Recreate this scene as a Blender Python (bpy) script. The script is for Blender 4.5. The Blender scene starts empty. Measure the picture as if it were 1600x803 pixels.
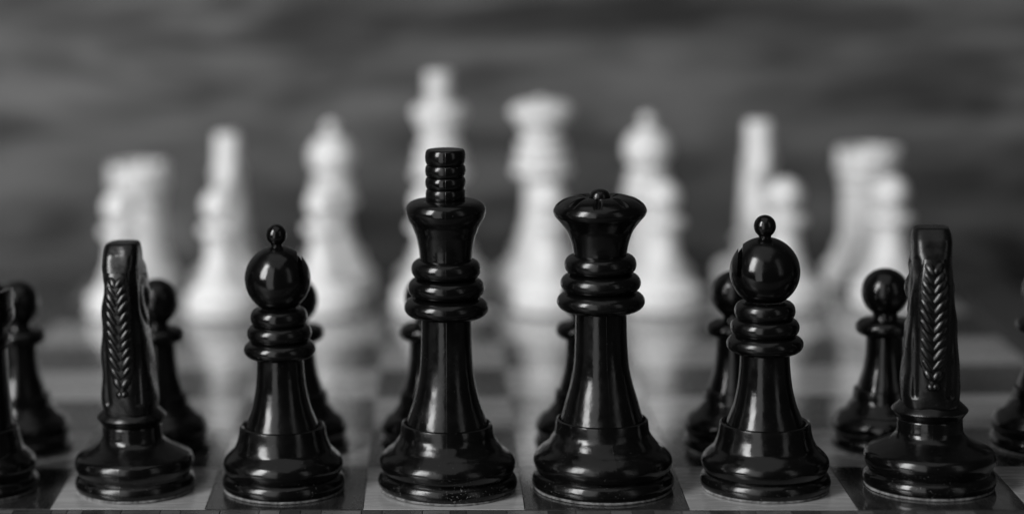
import bpy, bmesh, math, random
from mathutils import Vector, Matrix
random.seed(7)
S = 0.045                       # one board square in metres; shapes below are written in squares
PI = math.pi
scene = bpy.context.scene
COL = scene.collection

# ------------------------------------------------------------------ camera
def setup_camera():
    cx, cy, cz, yaw, pit, rol, f, px, py = (-0.4622, -13.5373, 3.9330, -0.14719, 0.13803, -0.04035, 3450.94, -613.96, -98.99)
    fw = Vector((math.sin(yaw)*math.cos(pit), math.cos(yaw)*math.cos(pit), -math.sin(pit)))
    r = Vector((math.cos(yaw), -math.sin(yaw), 0)); u = r.cross(fw)
    r2 = r*math.cos(rol)+u*math.sin(rol); u2 = -r*math.sin(rol)+u*math.cos(rol)
    M = Matrix((( r2.x, u2.x, -fw.x, cx*S), (r2.y, u2.y, -fw.y, cy*S), (r2.z, u2.z, -fw.z, cz*S), (0, 0, 0, 1)))
    cam = bpy.data.cameras.new('camera'); o = bpy.data.objects.new('camera', cam); COL.objects.link(o)
    o.matrix_world = M
    cam.sensor_fit = 'HORIZONTAL'; cam.sensor_width = 36
    cam.lens = f/1600*36
    cam.shift_x = -px/1600; cam.shift_y = py/1600
    cam.clip_start = 0.01; cam.clip_end = 50
    cam.dof.use_dof = True
    d = (Vector((0.0, 0.22, 0.7))-Vector((cx, cy, cz))).dot(fw)
    cam.dof.focus_distance = d*S
    cam.dof.aperture_fstop = (cam.lens/1000)/(0.45*S)
    scene.camera = o
setup_camera()

# ------------------------------------------------------------------ light
w = bpy.data.worlds.new('World'); scene.world = w; w.use_nodes = True
bg = w.node_tree.nodes['Background']; bg.inputs[0].default_value = (1, 1, 1, 1); bg.inputs[1].default_value = 0.026

def area(name, az, el, dist, sx, sy, radiance, target=(0, 0.06, 0.05)):
    """window pane / wall: az measured from the camera side (negative = left), el up, degrees, metres"""
    a, e = math.radians(az), math.radians(el)
    t = Vector(target)
    p = t + dist*Vector((math.sin(a)*math.cos(e), -math.cos(a)*math.cos(e), math.sin(e)))
    L = bpy.data.lights.new(name, 'AREA'); L.shape = 'RECTANGLE'; L.size = sx; L.size_y = sy
    L.energy = radiance*PI*sx*sy; L.color = (1, 1, 1)
    o = bpy.data.objects.new(name, L); COL.objects.link(o)
    o.location = p; o.rotation_euler = (t-p).to_track_quat('-Z', 'Y').to_euler()
    return o
area('window_light', -53.5, 28, 1.25, 0.185, 0.92, 16.8)
area('window_light', -44.3, 28, 1.25, 0.185, 0.92, 16.8)
area('wall_light', -25, 10, 1.5, 0.62, 2.00, 1.3)
area('wall_light', 44, 18, 1.5, 0.30, 1.20, 0.6)
area('ceiling_light', -20, 72, 1.6, 1.6, 1.6, 0.45)

vs = scene.view_settings
vs.view_transform = 'Standard'; vs.look = 'None'; vs.exposure = 0; vs.gamma = 1; vs.use_curve_mapping = False

# ------------------------------------------------------------------ materials
def mat(name):
    m = bpy.data.materials.new(name); m.use_nodes = True
    nt = m.node_tree; b = nt.nodes['Principled BSDF']
    return m, nt, b
def node(nt, t, **kw):
    n = nt.nodes.new(t)
    for k, v in kw.items(): setattr(n, k, v)
    return n
def g(v): return (v, v, v, 1)
def ramp(nt, stops):
    r = node(nt, 'ShaderNodeValToRGB'); e = r.color_ramp.elements
    while len(e) < len(stops): e.new(0.5)
    for i, (p, c) in enumerate(stops): e[i].position = p; e[i].color = g(c)
    return r
def noise(nt, vec, scale, detail=4, rough=.5, dist=0):
    n = node(nt, 'ShaderNodeTexNoise'); n.inputs['Scale'].default_value = scale; n.inputs['Detail'].default_value = detail
    n.inputs['Roughness'].default_value = rough; n.inputs['Distortion'].default_value = dist
    nt.links.new(vec, n.inputs['Vector']); return n
def mapping(nt, scale, src='Object', rot=(0, 0, 0)):
    tc = node(nt, 'ShaderNodeTexCoord'); mp = node(nt, 'ShaderNodeMapping')
    mp.inputs['Scale'].default_value = scale; mp.inputs['Rotation'].default_value = rot
    nt.links.new(tc.outputs[src], mp.inputs['Vector']); return mp
def math_(nt, op, a, b=None, c=None):
    n = node(nt, 'ShaderNodeMath', operation=op)
    for i, v in enumerate((a, b, c)):
        if v is None: continue
        if isinstance(v, (int, float)): n.inputs[i].default_value = v
        else: nt.links.new(v, n.inputs[i])
    return n.outputs[0]

def plastic(name, base, r0, r1, dust=0.0, bump=0.06, sss=0):
    m, nt, b = mat(name)
    mp = mapping(nt, (1/S, 1/S, 1/S))
    oi = node(nt, 'ShaderNodeObjectInfo')
    off = node(nt, 'ShaderNodeVectorMath', operation='ADD')
    sc = math_(nt, 'MULTIPLY', oi.outputs['Random'], 31.0)
    nt.links.new(mp.outputs[0], off.inputs[0]); nt.links.new(sc, off.inputs[1])
    v = off.outputs[0]
    n1 = noise(nt, v, 7, 5, .6)
    rr = ramp(nt, [(.3, r0), (.75, r1)]); nt.links.new(n1.outputs[0], rr.inputs[0])
    nt.links.new(rr.outputs[0], b.inputs['Roughness'])
    # fine handling marks: specks, and short scratches
    n2 = noise(nt, v, 55, 3, .6); n3 = noise(nt, v, 9, 2, .5)
    tm = mapping(nt, (2.2/S, 2.2/S, 46/S)); n4 = noise(nt, tm.outputs[0], 1, 2, .5)       # faint turning marks
    hb = math_(nt, 'MULTIPLY_ADD', math_(nt, 'ADD', n3.outputs[0], math_(nt, 'MULTIPLY', n4.outputs[0], .10)), 1.0, math_(nt, 'MULTIPLY', n2.outputs[0], .12))
    bp = node(nt, 'ShaderNodeBump'); bp.inputs['Strength'].default_value = bump; bp.inputs['Distance'].default_value = .002
    nt.links.new(hb, bp.inputs['Height']); nt.links.new(bp.outputs[0], b.inputs['Normal'])
    # dust specks: sparse everywhere, thick round the foot
    sp = noise(nt, v, 75, 2, .7)
    sep = node(nt, 'ShaderNodeSeparateXYZ'); nt.links.new(mp.outputs[0], sep.inputs[0])
    low = node(nt, 'ShaderNodeMapRange'); low.inputs['From Min'].default_value = .30; low.inputs['From Max'].default_value = .0
    low.inputs['To Min'].default_value = 0; low.inputs['To Max'].default_value = 1
    nt.links.new(sep.outputs['Z'], low.inputs['Value'])
    patch = noise(nt, v, 2.2, 3)
    pm = math_(nt, 'MULTIPLY', math_(nt, 'SUBTRACT', patch.outputs[0], .34), 3.0); pm.node.use_clamp = True
    thr = math_(nt, 'SUBTRACT', .735, math_(nt, 'MULTIPLY', math_(nt, 'MULTIPLY', low.outputs[0], pm), dust))
    d = math_(nt, 'MULTIPLY', math_(nt, 'SUBTRACT', sp.outputs[0], thr), 18); d.node.use_clamp = True
    mix = node(nt, 'ShaderNodeMix', data_type='RGBA')
    mix.inputs['A'].default_value = g(base); mix.inputs['B'].default_value = g(.10 if base < .1 else base)
    nt.links.new(d, mix.inputs['Factor']); nt.links.new(mix.outputs['Result'], b.inputs['Base Color'])
    b.inputs['IOR'].default_value = 1.46
    if sss:
        b.inputs['Subsurface Weight'].default_value = sss; b.inputs['Subsurface Radius'].default_value = (1, 1, 1); b.inputs['Subsurface Scale'].default_value = .006
    return m
BLACK = plastic('black_plastic', .0018, .10, .30, .13)
BLACK_WORN = plastic('black_plastic_worn', .0020, .18, .38, .12, .10)
BLACK_DUSTY = plastic('black_plastic_dusty', .0018, .11, .32, .175, .08)
WHITE = plastic('ivory_plastic', .79, .35, .5, 0, .05, .8)

def felt():
    m, nt, b = mat('felt'); mp = mapping(nt, (1/S,)*3); n = noise(nt, mp.outputs[0], 30, 4)
    r = ramp(nt, [(.3, .04), (.7, .22)]); nt.links.new(n.outputs[0], r.inputs[0]); nt.links.new(r.outputs[0], b.inputs['Base Color'])
    b.inputs['Roughness'].default_value = .9; return m
FELT = felt()

def wood(name, lo, hi, sx, sy, sz, rough, dist=.6, perobj=True, detail=6, fine=.35, coat=0, rot=(0, 0, 0), bump=.03):
    m, nt, b = mat(name)
    mp = mapping(nt, (sx/S, sy/S, sz/S), rot=rot)
    v = mp.outputs[0]
    if perobj:
        oi = node(nt, 'ShaderNodeObjectInfo'); sc = math_(nt, 'MULTIPLY', oi.outputs['Random'], 47.0)
        off = node(nt, 'ShaderNodeVectorMath', operation='ADD'); nt.links.new(v, off.inputs[0]); nt.links.new(sc, off.inputs[1]); v = off.outputs[0]
    n1 = noise(nt, v, 1, detail, .55, dist)
    n2 = noise(nt, v, 5, 6, .6, .3)
    mix = math_(nt, 'ADD', math_(nt, 'MULTIPLY', n1.outputs[0], 1-fine), math_(nt, 'MULTIPLY', n2.outputs[0], fine))
    r = ramp(nt, [(.36, lo), (.5, (lo+hi)/2), (.64, hi)]); nt.links.new(mix, r.inputs[0])
    nt.links.new(r.outputs[0], b.inputs['Base Color'])
    rr = ramp(nt, [(.35, rough*.8), (.65, rough*1.25)]); nt.links.new(n2.outputs[0], rr.inputs[0]); nt.links.new(rr.outputs[0], b.inputs['Roughness'])
    bp = node(nt, 'ShaderNodeBump'); bp.inputs['Strength'].default_value = bump; bp.inputs['Distance'].default_value = .002
    nt.links.new(mix, bp.inputs['Height'])
    if bump: nt.links.new(bp.outputs[0], b.inputs['Normal'])
    else:                                            # lacquered
        b.inputs['Coat Weight'].default_value = 1; b.inputs['Coat IOR'].default_value = 1.55; b.inputs['Coat Roughness'].default_value = .06; b.inputs['Specular IOR Level'].default_value = .15
    return m
LIGHT_WOOD = wood('light_square_wood', .23, .36, .9, 5, 3, .25, bump=0)
DARK_WOOD = wood('dark_square_wood', .010, .028, 5, 1.0, 3, .25, bump=0)
FRAME_WOOD = wood('frame_wood', .022, .05, 1, 6, 3, .22)
INLAY_A = wood('inlay_pale', .07, .11, 3, 3, 3, .3)
INLAY_B = wood('inlay_mid', .045, .065, 3, 3, 3, .3)
INLAY_C = wood('inlay_dark', .02, .04, 3, 3, 3, .3)
TABLE_WOOD = wood('table_wood', .05, .15, .35, 1.4, 1.4, .5, 1.2, False, 3, .2)
def backdrop_wood():
    m, nt, b = mat('backdrop_wood')
    v = mapping(nt, (.20/S, 1/S, .95/S)).outputs[0]; v2 = mapping(nt, (.50/S, 1/S, 2.1/S), rot=(0, .07, 0)).outputs[0]
    a = noise(nt, v, 1, 3, .5, 2.3).outputs[0]; c = noise(nt, v2, 1, 3, .55, 1.3).outputs[0]; d = noise(nt, mapping(nt, (1/S, 1/S, 14/S)).outputs[0], 1, 5).outputs[0]
    mix = math_(nt, 'ADD', math_(nt, 'MULTIPLY', a, .5), math_(nt, 'ADD', math_(nt, 'MULTIPLY', c, .42), math_(nt, 'MULTIPLY', d, .08)))
    r = ramp(nt, [(.39, .012), (.49, .062), (.60, .128)]); nt.links.new(mix, r.inputs[0]); nt.links.new(r.outputs[0], b.inputs['Base Color'])
    b.inputs['Roughness'].default_value = .6; return m
BACK_WOOD = backdrop_wood()

# ------------------------------------------------------------------ mesh helpers
def add(name, me, m, parent=None):
    o = bpy.data.objects.new(name, me); COL.objects.link(o)
    if m is not None:
        if len(me.materials) == 0: me.materials.append(m)
    if parent is not None: o.parent = parent
    return o
def finish(bm, name, smooth=True, angle=35):
    bmesh.ops.scale(bm, vec=(S, S, S), verts=bm.verts)
    bmesh.ops.recalc_face_normals(bm, faces=bm.faces)
    me = bpy.data.meshes.new(name); bm.to_mesh(me); bm.free()
    if smooth:
        me.polygons.foreach_set('use_smooth', [True]*len(me.polygons))
        me.set_sharp_from_angle(angle=math.radians(angle))
    return me
def thing(name, label, cat, group=None):
    o = bpy.data.objects.new(name, None); o.empty_display_size = .01; COL.objects.link(o)
    o['label'] = label; o['category'] = cat
    if group: o['group'] = group
    return o
def copy_tree(o, parent=None):
    c = o.copy(); COL.objects.link(c)
    if parent is not None: c.parent = parent
    for ch in list(o.children): copy_tree(ch, c)
    return c
def spline(pts, n=6):
    """Catmull-Rom through (r, z) points"""
    if len(pts) < 3: return list(pts)
    out = []
    P = [pts[0]]+list(pts)+[pts[-1]]
    for i in range(1, len(P)-2):
        p0, p1, p2, p3 = P[i-1:i+3]
        for k in range(n):
            t = k/n
            out.append(tuple(.5*((2*p1[j])+(-p0[j]+p2[j])*t+(2*p0[j]-5*p1[j]+4*p2[j]-p3[j])*t*t+(-p0[j]+3*p1[j]-3*p2[j]+p3[j])*t**3) for j in (0, 1)))
    out.append(pts[-1]); return out
def bead(r, z1, z0, rin, n=14, pw=.8):
    """outer half of a rounded ring, top to bottom"""
    zc, h = (z0+z1)/2, (z1-z0)/2
    return [(rin+(r-rin)*max(0, math.cos(a))**pw, zc+h*math.sin(a)) for a in [PI/2-PI*k/n for k in range(n+1)]]
SEAM = .0007
def lathe(bm, prof, seg=96, seam=False, fn=None):
    angs = [-PI/2+2*PI*k/seg for k in range(seg)]
    if seam:
        angs[seg//2] = PI/2
        angs = sorted(angs+[x+d for x in (-PI/2, PI/2) for d in (-.026, -.013, .013, .026)])
        seg = len(angs)
    rows = []
    prof = [p for i, p in enumerate(prof) if i == 0 or math.dist(p, prof[i-1]) > 1e-5]
    for (r, z) in prof:
        if r < 1e-4: rows.append([bm.verts.new((0, 0, z))]); continue
        row = []
        for a in angs:
            rr, zz = r, z
            if seam and a in (-PI/2, PI/2): rr += SEAM
            if fn: rr, zz = fn(rr, zz, a)
            row.append(bm.verts.new((rr*math.cos(a), rr*math.sin(a), zz)))
        rows.append(row)
    for A, B in zip(rows, rows[1:]):
        for k in range(seg):
            a, b = A[k % len(A)], A[(k+1) % len(A)]; c, d = B[(k+1) % len(B)], B[k % len(B)]
            vs_ = []
            for v in (a, b, c, d):
                if v not in vs_: vs_.append(v)
            if len(vs_) > 2: bm.faces.new(vs_)
    for row in (rows[0], rows[-1]):
        if len(row) > 2: bm.faces.new(row)
def turned(name, prof, seg=96, seam=False, fn=None, angle=35):
    bm = bmesh.new(); lathe(bm, prof, seg, seam, fn); return finish(bm, name, angle=angle)
def box(bm, x0, x1, y0, y1, z0, z1, bev=0):
    g_ = bmesh.ops.create_cube(bm, size=1)
    for v in g_['verts']:
        v.co = Vector(((x0+x1)/2+v.co.x*(x1-x0), (y0+y1)/2+v.co.y*(y1-y0), (z0+z1)/2+v.co.z*(z1-z0)))
    if bev:
        es = list({e for v in g_['verts'] for e in v.link_edges})
        bmesh.ops.bevel(bm, geom=es, offset=bev, segments=2, affect='EDGES', profile=.5)
def modified(bm, mods):
    """evaluate modifiers on a bmesh, return a new bmesh"""
    me = bpy.data.meshes.new('tmp'); bm.to_mesh(me); bm.free()
    o = bpy.data.objects.new('tmp', me); COL.objects.link(o)
    extra = []
    for t, kw in mods:
        md = o.modifiers.new('m', t)
        for k, v in kw.items():
            if k == 'cutter':
                cm = bpy.data.meshes.new('cut'); v.to_mesh(cm); v.free(); co = bpy.data.objects.new('cut', cm); COL.objects.link(co)
                md.object = co; extra.append(co)
            else: setattr(md, k, v)
    dg = bpy.context.evaluated_depsgraph_get(); dg.update()
    ev = o.evaluated_get(dg); m2 = bpy.data.meshes.new_from_object(ev)
    nb = bmesh.new(); nb.from_mesh(m2)
    for x in [o]+extra:
        d = x.data; bpy.data.objects.remove(x); bpy.data.meshes.remove(d)
    bpy.data.meshes.remove(m2)
    return nb

# ------------------------------------------------------------------ setting
def structure(name, me, m):
    o = add(name, me, m); o['kind'] = 'structure'; return o
bm = bmesh.new(); box(bm, -26, 26, -3, 9.75, -1.2, -.42, .05)
structure('tabletop', finish(bm, 'tabletop', False), TABLE_WOOD)
bm = bmesh.new(); box(bm, -26, 26, 9.3, 9.7, -.418, 16, .05)
structure('wooden_backdrop', finish(bm, 'wooden_backdrop', False), BACK_WOOD)

# ------------------------------------------------------------------ the board
board = thing('chessboard', 'glossy wooden chessboard of pale and dark squares under all the pieces', 'chessboard')
bm = bmesh.new(); box(bm, -4.66, 4.66, -.66, 8.66, -.40, -.05, .02)
add('core', finish(bm, 'core', False), FRAME_WOOD, board)
bm = bmesh.new(); box(bm, -.4985, .4985, -.4985, .4985, -.045, 0, .0022)
sq_me = finish(bm, 'square', False)
sq_d = sq_me.copy(); sq_l = sq_me.copy()
for i in range(8):
    for j in range(8):
        dark = (i+j) % 2 == 0
        o = add('square', sq_d if dark else sq_l, DARK_WOOD if dark else LIGHT_WOOD, board)
        o.location = ((i-3.5)*S, (j+.5)*S, 0)
# inlaid border of short blocks along the front edge, plain blocks joined elsewhere
BW = .085
x = -4.0
blocks = {}
k = 0
while x < 4.0-1e-6:
    wdt = random.choice((.10, .13, .17, .21, .25)); wdt = min(wdt, 4.0-x)
    m = (INLAY_A, INLAY_C, INLAY_B)[k % 3 if random.random() < .8 else random.randrange(3)]
    key = (round(wdt, 3), m.name)
    if key not in blocks:
        bm = bmesh.new(); box(bm, -wdt/2+.002, wdt/2-.002, -BW, 0, -.045, -.003, .002)
        blocks[key] = finish(bm, 'inlay_block', False)
    o = add('inlay_block', blocks[key], m, board); o.location = ((x+wdt/2)*S, -.014*S, 0)
    x += wdt; k += 1
bm = bmesh.new()
for sx in (-1, 1):
    y = 0
    while y < 8:
        wd = random.choice((.1, .13, .16)); wd = min(wd, 8-y)
        a, b2 = sx*4.014, sx*(4.014+BW)
        box(bm, min(a, b2), max(a, b2), y+.002, y+wd-.002, -.045, -.003); y += wd
x = -4
while x < 4:
    wd = min(random.choice((.1, .13, .16)), 4-x); box(bm, x+.002, x+wd-.002, 8.014, 8.014+BW, -.045, -.003); x += wd
o = add('side_inlay', finish(bm, 'side_inlay', False), INLAY_B, board); o['kind'] = 'stuff'
# stringing (thin dark line) and outer rails
bm = bmesh.new()
box(bm, -4.012, 4.012, -.0125, -.0015, -.045, -.002); box(bm, -4.012, 4.012, 8.0015, 8.0125, -.045, -.002)
box(bm, -4.012, -4.0015, 0, 8, -.045, -.002); box(bm, 4.0015, 4.012, 0, 8, -.045, -.002)
add('stringing', finish(bm, 'stringing', False), INLAY_C, board)
e = 4.014+BW+.003
for (x0, x1, y0, y1) in ((-4.66, 4.66, -.66, -.014-BW-.003), (-4.66, 4.66, 8.014+BW+.003, 8.66), (-4.66, -e, -.10, 8.10), (e, 4.66, -.10, 8.10)):
    bm = bmesh.new(); box(bm, x0, x1, y0, y1, -.048, .0, .006); add('rail', finish(bm, 'rail', False), FRAME_WOOD, board)

# ------------------------------------------------------------------ pieces
def foot(R, zl, lip, inner, seam=False, knight=False):
    """weighted foot from its lip down to the board; lip z = zl"""
    top = [(inner-.03, zl-.02), (inner+.002, zl-.022), (inner+.006, zl-.006), (lip-.014, zl)]
    side = [(lip-.014, zl), (lip-.003, zl-.006), (lip, zl-.018), (lip+.003, zl-.045)]
    fl = spline([(lip+.003, zl-.045), (lip+.010, zl*.805), ((lip+.010)*.62+.865*R*.38-.010, .724*zl), ((lip+.010)*.28+.865*R*.72-.012, .640*zl), (.865*R, .575*zl), (.930*R, .512*zl), (.968*R, .452*zl), (.978*R, .40*zl), (.968*R, .35*zl), (.94*R, .285*zl), (.926*R, .262*zl)])
    gr = [(.926*R, .262*zl), (.922*R, .25*zl), (.936*R, .243*zl)]
    lo = spline([(.936*R, .243*zl), (.975*R, .205*zl), (.998*R, .15*zl), (1.0*R, .10*zl), (.985*R, .055*zl), (.955*R, .036*zl)])
    return turned('base', top+side+fl+gr+lo, 112, seam)
def pad(R):
    def fn(r, z, a): return r*(1+.004*math.sin(3*a+R*40)+.003*math.sin(11*a)), z
    return turned('felt_pad', [(.972*R, .0165), (.982*R, .011), (.978*R, .003), (.95*R, .0005)], 112, False, fn)
def stem(pts, seam=False): return turned('stem', spline(pts, 8), 80, seam)

def common(t, M, R, zl, lip, inner, stem_pts, rings, seam=False):
    add('base', foot(R, zl, lip, inner, seam), M, t)
    add('felt_pad', pad(R), FELT, t)
    add('stem', stem(stem_pts, seam), M, t)
    for (r, z1, z0, rin) in rings:
        add('collar_ring', turned('collar_ring', [(rin-.04, z1)]+bead(r, z1, z0, rin)+[(rin-.04, z0)], 96, seam), M, t)

def make_king(M, D):
    t = thing('king', '', 'chess king')
    common(t, D, .445, .435, .291, .2600,
           [(.262, .405), (.2463, .4698), (.2185, .55), (.1975, .6301), (.182, .70), (.1696, .79), (.1625, .90), (.159, 1.02), (.1577, 1.14)],
           [(.2205, 1.500, 1.372, .150), (.2430, 1.377, 1.252, .170), (.2680, 1.258, 1.120, .155)], True)
    head = [(.06, 1.882), (.121, 1.8825), (.165, 1.882)]+spline([(.165, 1.882), (.205, 1.874), (.235, 1.856), (.251, 1.826), (.2510, 1.795), (.238, 1.758), (.2136, 1.7177), (.199, 1.68), (.1855, 1.6434), (.174, 1.585), (.1676, 1.5318), (.1640, 1.49)])
    add('head', turned('head', head, 96, True), M, t)
    z = 2.203
    for i, (h, r) in enumerate(((.099, .1275), (.079, .1275), (.078, .1275), (.080, .126))):
        pr = bead(r, z, z-h, .106, pw=.72)
        if i == 0: pr = [(0, z-.001), (.07, z)]+pr
        else: pr = [(.06, z)]+pr
        add('crown_ring', turned('crown_ring', pr+[(.06, z-h)], 72, True), M, t); z -= h-.002
    return t
def make_queen(M, D):
    t = thing('queen', '', 'chess queen')
    common(t, D, .4445, .455, .288, .266,
           [(.268, .42), (.2442, .50), (.2200, .59), (.1949, .681), (.180, .75), (.1700, .8226), (.164, .93), (.161, 1.05), (.1595, 1.17)],
           [(.2240, 1.513, 1.383, .150), (.2500, 1.392, 1.268, .165), (.2740, 1.280, 1.144, .155)], True)
    def fn(r, z, a):
        if z > 1.80 and .10 < r < .262:
            q = abs(((a-.62)/(2*PI)*9) % 1-.5)*2        # 0 at middle of a notch
            d = max(0, 1-q/.38)
            d = d*d*(3-2*d)
            z -= d*.030*min(1, (r-.10)/.04)*min(1, (.262-r)/.03+.25)
        return r, z
    top = [(.02, 1.868), (.06, 1.870), (.09, 1.872), (.105, 1.878), (.125, 1.884), (.15, 1.884), (.175, 1.880), (.20, 1.873), (.225, 1.864), (.25, 1.848)]
    head = top+spline([(.25, 1.848), (.275, 1.825), (.2885, 1.796), (.2875, 1.778), (.279, 1.758)])[1:]+spline([(.274, 1.752), (.240, 1.712), (.205, 1.660), (.1809, 1.5945), (.170, 1.545), (.1644, 1.505)])
    add('head', turned('head', head, 216, False, fn, 40), M, t)
    add('finial', turned('finial', [(0, 1.928)]+spline([(0.001, 1.928), (.03, 1.923), (.050, 1.912), (.0605, 1.896), (.064, 1.880), (.064, 1.866)]), 40), M, t)
    return t
def make_bishop(M, D, side=1):
    t = thing('bishop', '', 'chess bishop')
    common(t, D, .3990, .428, .2790, .2430,
           [(.245, .40), (.2166, .4767), (.193, .54), (.1764, .6089), (.165, .67), (.1579, .7365), (.153, .80), (.1494, .90)],
           [(.1850, 1.198, 1.080, .135), (.2100, 1.092, .978, .150), (.2345, .990, .868, .140)])
    prof = []
    n = 40; zc = 1.388; R = .2135
    for i in range(n+1):
        a = PI/2-i/n*(PI/2+.98)
        prof.append((max(R*math.cos(a), .0001) if i else 0, zc+R*1.02*math.sin(a)))
    prof.append((0.0, prof[-1][1]))
    bm = bmesh.new(); lathe(bm, prof, 96)
    bmesh.ops.recalc_face_normals(bm, faces=bm.faces)
    cut = bmesh.new(); box(cut, -.013, .013, -.4, .10, 0, .5)
    bmesh.ops.transform(cut, matrix=Matrix.Translation((side*.158, 0, 1.375)) @ Matrix.Rotation(math.radians(-4*side), 4, 'Y') , verts=cut.verts)
    bmesh.ops.recalc_face_normals(cut, faces=cut.faces)
    bm = modified(bm, [('BOOLEAN', dict(operation='DIFFERENCE', solver='EXACT', cutter=cut))])
    add('head', finish(bm, 'head', angle=30), M, t)
    fin = [(0, 1.744)]+[( .0675*math.cos(a), 1.6745+.0705*math.sin(a)) for a in [PI/2-k/16*(PI/2+.95) for k in range(1, 17)]]+[(.037, 1.605), (.040, 1.592), (.05, 1.575)]
    add('finial', turned('finial', fin, 48), M, t)
    return t
def make_rook(M, D):
    t = thing('rook', '', 'chess rook')
    common(t, D, .3980, .428, .2850, .2520,
           [(.258, .40), (.248, .47), (.241, .57), (.237, .68), (.234, .80), (.232, .95)],
           [(.256, 1.065, .96, .19)])
    head = [(.0, 1.225), (.19, 1.225)]+[(.235, 1.23), (.284, 1.23)]+spline([(.284, 1.23), (.290, 1.20), (.288, 1.15), (.272, 1.115), (.240, 1.09), (.215, 1.06)])
    add('head', turned('head', head, 96), M, t)
    bm = bmesh.new(); n = 6
    for k in range(n):
        a0, a1 = 2*PI*(k+.07)/n, 2*PI*(k+.93)/n; m_ = 10
        cols = []
        for i in range(m_+1):
            a = a0+(a1-a0)*i/m_
            cols.append([bm.verts.new((r*math.cos(a), r*math.sin(a), z)) for r, z in ((.215, 1.222), (.285, 1.222), (.284, 1.33), (.276, 1.345), (.228, 1.345), (.218, 1.335))])
        for A, B in zip(cols, cols[1:]):
            for i in range(6): bm.faces.new((A[i], A[(i+1) % 6], B[(i+1) % 6], B[i]))
        bm.faces.new(cols[0]); bm.faces.new(cols[-1])
        bmc = bm; me = finish(bmc, 'battlement', angle=40); add('battlement', me, M, t); bm = bmesh.new()
    bm.free()
    return t
def make_pawn(M, D):
    t = thing('pawn', '', 'chess pawn')
    common(t, D, .3400, .412, .198, .178,
           [(.182, .39), (.168, .44), (.1524, .49), (.138, .545), (.1275, .61), (.121, .68), (.1185, .80)],
           [(.1890, .880, .765, .10)])
    prof = [(0, 1.2176)]+[(.1520*math.cos(a), 1.058+.1600*math.sin(a)) for a in [PI/2-k/26*(PI/2+1.02) for k in range(1, 27)]]+[(.080, .895), (.090, .87)]
    add('head', turned('head', prof, 72), M, t)
    return t
def interp(T, z):
    for a, b in zip(T, T[1:]):
        if a[0] <= z <= b[0]:
            u = (z-a[0])/(b[0]-a[0]); u = u*u*(3-2*u)*.5+u*.5
            return [a[i]+(b[i]-a[i])*u for i in range(1, len(a))]
    return list((T[0] if z < T[0][0] else T[-1])[1:])
# neck of the horse: z, centre y, half width, half depth
NECK = [(.52, .0, .168, .195), (.62, .0, .178, .200), (.80, -.005, .167, .190), (1.0, -.020, .153, .185), (1.2, -.035, .136, .185), (1.38, -.035, .118, .175), (1.46, -.022, .1165, .160), (1.56, .0, .1185, .135), (1.630, .012, .113, .105), (1.647, .016, .100, .090)]
def loft(bm, secs, n=40):
    rows = []
    for (c, ux, uy, hx, hy, p) in secs:
        row = []
        for k in range(n):
            a = 2*PI*k/n; ca, sa = math.cos(a), math.sin(a)
            row.append(bm.verts.new(c+ux*hx*math.copysign(abs(ca)**(2/p), ca)+uy*hy*math.copysign(abs(sa)**(2/p), sa)))
        rows.append(row)
    for A, B in zip(rows, rows[1:]):
        for k in range(n): bm.faces.new((A[k], A[(k+1) % n], B[(k+1) % n], B[k]))
    bm.faces.new(rows[0]); bm.faces.new(rows[-1][::-1])
def ball(bm, c, r, rot=None):
    g_ = bmesh.ops.create_uvsphere(bm, u_segments=24, v_segments=14, radius=1)
    M_ = Matrix.Translation(c) @ (rot or Matrix()) @ Matrix.Diagonal((r[0], r[1], r[2], 1))
    bmesh.ops.transform(bm, matrix=M_, verts=g_['verts'])
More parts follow.
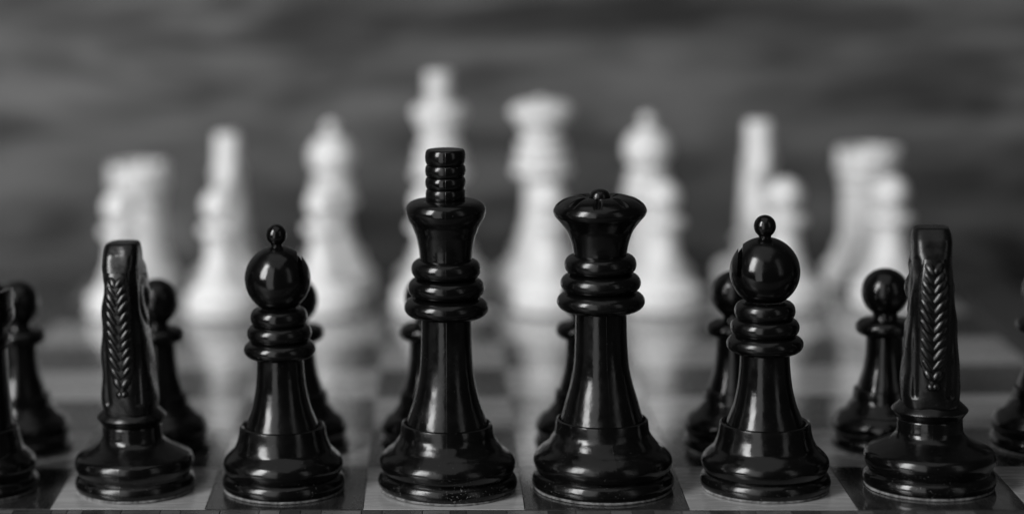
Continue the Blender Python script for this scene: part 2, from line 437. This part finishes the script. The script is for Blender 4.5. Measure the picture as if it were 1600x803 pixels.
def make_knight(M, D):
    t = thing('knight', '', 'chess knight')
    R = .3970
    zl = .428
    fl = [(.10, .44), (.192, .438), (.196, .431)]+spline([(.196, .431), (.197, .40), (.200, .356), (.214, .330), (.2383, .309), (.285, .283), (.335, .257), (.377, .232), (.392, .200), (.3925, .175), (.384, .148), (.372, .122), (.3685, .113)])
    lo = [(.3675, .107), (.3725, .102)]+spline([(.3725, .102), (.388, .086), (.3965, .062), (.397, .042), (.391, .024), (.380, .016)])
    add('base', turned('base', fl+lo, 112, True), D, t); add('felt_pad', pad(R), FELT, t)
    add('collar_ring', turned('collar_ring', [(.10, .552), (.176, .550), (.182, .542), (.205, .520), (.2255, .499), (.2290, .492), (.2260, .484), (.208, .460), (.1955, .440), (.19, .434), (.10, .432)], 96), M, t)
    X, Y, Z = Vector((1, 0, 0)), Vector((0, 1, 0)), Vector((0, 0, 1))
    bm = bmesh.new()
    zs = [.52+i*(1.645-.52)/30 for i in range(31)]
    secs = []
    for z in zs:
        yc, hx, hy = interp(NECK, z); secs.append((Vector((0, yc, z)), X, Y, hx, hy, 2.9 if z < 1.4 else 3.6))
    loft(bm, secs)
    # head: from the poll forward and down to the muzzle
    H = []
    p0, p1 = Vector((0, .0, 1.47)), Vector((0, .375, 1.13)); dr = (p1-p0).normalized(); up = X.cross(dr)
    for u, hx, hy in ((0, .115, .16), (.25, .122, .165), (.45, .112, .145), (.65, .095, .115), (.82, .088, .10), (.95, .088, .095), (1.0, .072, .078)):
        H.append((p0.lerp(p1, u), X, up, hx, hy, 2.6))
    loft(bm, H)
    ball(bm, (0, .07, 1.25), (.152, .125, .150), Matrix.Rotation(-.5, 4, 'X'))     # cheeks
    ball(bm, (0, .20, .72), (.125, .10, .20))                                       # breast
    for s in (-1, 1):
        ball(bm, (s*.062, .070, 1.57), (.028, .035, .070), Matrix.Rotation(.35, 4, 'X'))   # ears
        ball(bm, (s*.085, .170, 1.385), (.036, .05, .03), Matrix.Rotation(-.7, 4, 'X'))    # brows
        ball(bm, (s*.072, .335, 1.20), (.026, .03, .026))                                  # nostrils
    bm = modified(bm, [('REMESH', dict(mode='VOXEL', voxel_size=.0125, use_smooth_shade=True)), ('SMOOTH', dict(factor=.5, iterations=4))])
    for v in bm.verts:                                                               # uneven hand-finished flats
        v.co.x += .0035*math.sin(v.co.z*23+v.co.y*9)*math.sin(v.co.y*21+1)
        v.co.y += .0035*math.sin(v.co.z*17+v.co.x*31)
    for v in bm.verts:                                                               # creases either side of the mane
        if v.co.y < -.08 and .6 < v.co.z < 1.47: v.co.y += .016*math.exp(-((abs(v.co.x)-.105)/.017)**2)
    # mouth and jaw lines pressed into the sides
    for v in bm.verts:
        a = v.co.y*.67+(v.co.z-1.30)*-.74                                            # along the head
        b_ = (v.co.y-.30)*.74+(v.co.z-1.115)*.67
        if a > .16: v.co.x *= 1-.10*math.exp(-(b_/.016)**2)
        dj = math.hypot(v.co.y-.06, (v.co.z-1.25)*.9)-.15
        if v.co.y < .12 and v.co.z < 1.42: v.co.x *= 1-.075*math.exp(-(dj/.022)**2)
    add('horse_head', finish(bm, 'horse_head', angle=70), M, t)
    # mane: a raised strip down the back of the neck with slanting strands either side of a parting
    bm = bmesh.new(); secs = []
    def back(z):
        yc, hx, hy = interp(NECK, z); return yc-hy, hx
    for i in range(25):
        z = .69+i*(1.47-.69)/24; yb, hx = back(z)
        wd = .090*min(1, ((z-.69)/.16+.08))**.6*(1-.25*max(0, (z-1.3)/.17)); secs.append((Vector((0, yb+.012, z)), X, Y, wd, .023, 2.2))
    loft(bm, secs, 20)
    mane = add('mane', finish(bm, 'mane', angle=60), M, t)
    nz = 13
    for i in range(nz):
        zc = .665+i*.0605; wd = .084*(min(1, .42+.25*i) if i < 3 else 1)*(1 if i < 10 else 1-.09*(i-9))
        for s in (-1, 1):
            bm = bmesh.new(); L = []; jz = random.uniform(-.006, .006); jr = random.uniform(.8, 1.2)
            for k in range(8):
                u = k/7; x_ = s*(.002+wd*u); z_ = zc+-.010+.112*u**1.15*wd/.084+(.006 if s > 0 else 0)+jz; yb, hx = back(z_)
                r_ = jr*.0168*(math.sin(PI*min(.93, .16+.78*u))**.55)
                y_ = yb-.008+.034*u**3
                nx = Vector((s*.62, .0, .78)).normalized()
                L.append((Vector((x_, y_, z_)), Vector((-s*.84, 0, .54)), Y, r_*1.5, r_, 1.6))
            loft(bm, L, 10)
            add('strand', finish(bm, 'strand', angle=50), M, mane)
    return t

def place(src, first, X, Y, rz, label, group=None, z=0):
    o = src if first else copy_tree(src)
    o.location = (X*S, Y*S, z); o.rotation_euler = (0, 0, math.radians(rz)); o['label'] = label
    if group: o['group'] = group
    return o

mk = make_knight(BLACK_WORN, BLACK); mb = make_bishop(BLACK, BLACK); mb2 = make_bishop(BLACK, BLACK, -1); mr = make_rook(BLACK, BLACK); mp_ = make_pawn(BLACK, BLACK)
kk = make_king(BLACK, BLACK_DUSTY); qq = make_queen(BLACK, BLACK_DUSTY)
G1 = 'black back-row pieces along the front edge of the board'
place(kk, True, -.474, .494, 0, 'tallest black piece, the king with a ringed crown, in the middle of the front row', G1).rotation_euler.y = math.radians(.75)      # leans a touch
place(qq, True, .511, .515, 8, 'black queen with a flared notched crown and small button, right of the black king', G1)
place(mb, True, -1.531, .488, 3, 'round-headed black bishop left of the black king, slit at its upper right', G1)
place(mb2, True, 1.518, .505, -7, 'round-headed black bishop right of the black queen, slit at its upper left', G1)
place(mk, True, -2.511, .492, -7, 'black knight seen from behind, left of the bishop, braided mane, on a pale square', G1).rotation_euler.y = math.radians(-.8)
place(mk, False, 2.527, .557, -6, 'black knight seen from behind on a dark square, right of the right black bishop', G1)
place(mr, True, -3.565, .50, 20, 'black rook cut off by the left edge of the picture', G1)
GP = 'black pawns standing behind the black pieces'
pl = ['black pawn behind the rook at the far left edge', 'black pawn half hidden behind the left black knight', 'black pawn hidden behind the left black bishop, its side showing on the right',
      'black pawn almost hidden behind the black king', 'black pawn almost hidden behind the black queen', 'black pawn showing at the left behind the right black bishop',
      'black pawn with its whole ball showing left of the right black knight', 'black pawn cut off by the right edge of the picture']
px = [-3.44, -2.455, -1.485, -.590, .465, 1.460, 2.435, 3.46]
for i in range(8): place(mp_, i == 0, px[i], 1.5, 23*i, pl[i], GP)

WZ = .95
wk = make_king(WHITE, WHITE); wq = make_queen(WHITE, WHITE); wb = make_bishop(WHITE, WHITE); wn = make_knight(WHITE, WHITE); wr = make_rook(WHITE, WHITE); wp = make_pawn(WHITE, WHITE)
G2 = 'blurred white back-row pieces at the far side of the board'
place(wr, True, -3.37, 7.370, 10, 'blurred white rook at the left end of the far row', G2)
place(wn, True, -2.496, 7.334, 183, 'blurred white knight between the left white rook and bishop', G2)
place(wb, True, -1.507, 7.326, 120, 'blurred white bishop left of the white king', G2)
place(wk, True, -.487, 7.331, 0, 'blurred white king, tallest of the white pieces, behind the black king', G2)
place(wq, True, .453, 7.310, 0, 'blurred white queen with a flared crown, right of the white king', G2)
place(wb, False, 1.42, 7.330, 60, 'blurred white bishop right of the white queen', G2)
place(wn, False, 2.425, 7.356, 176, 'blurred white knight above the right black bishop', G2)
place(wr, False, 3.406, 7.378, 40, 'blurred white rook at the right end of the far row', G2)
GW = 'blurred white pawns in front of the white pieces'
names = ['left white rook', 'left white knight', 'left white bishop', 'white king', 'white queen', 'right white bishop', 'right white knight', 'right white rook']
wx = [-3.42, -2.50, -1.55, -.60, .47, 1.47, 2.52, 3.42]
for i in range(8): place(wp, i == 0, wx[i], 6.38, 31*i, 'blurred white pawn directly in front of the '+names[i], GW)
for o in [o for o in COL.objects if o.parent is None and 'blurred white' in o.get('label', '')]: o.scale = (1, 1, WZ)      # the white set is turned a little lower
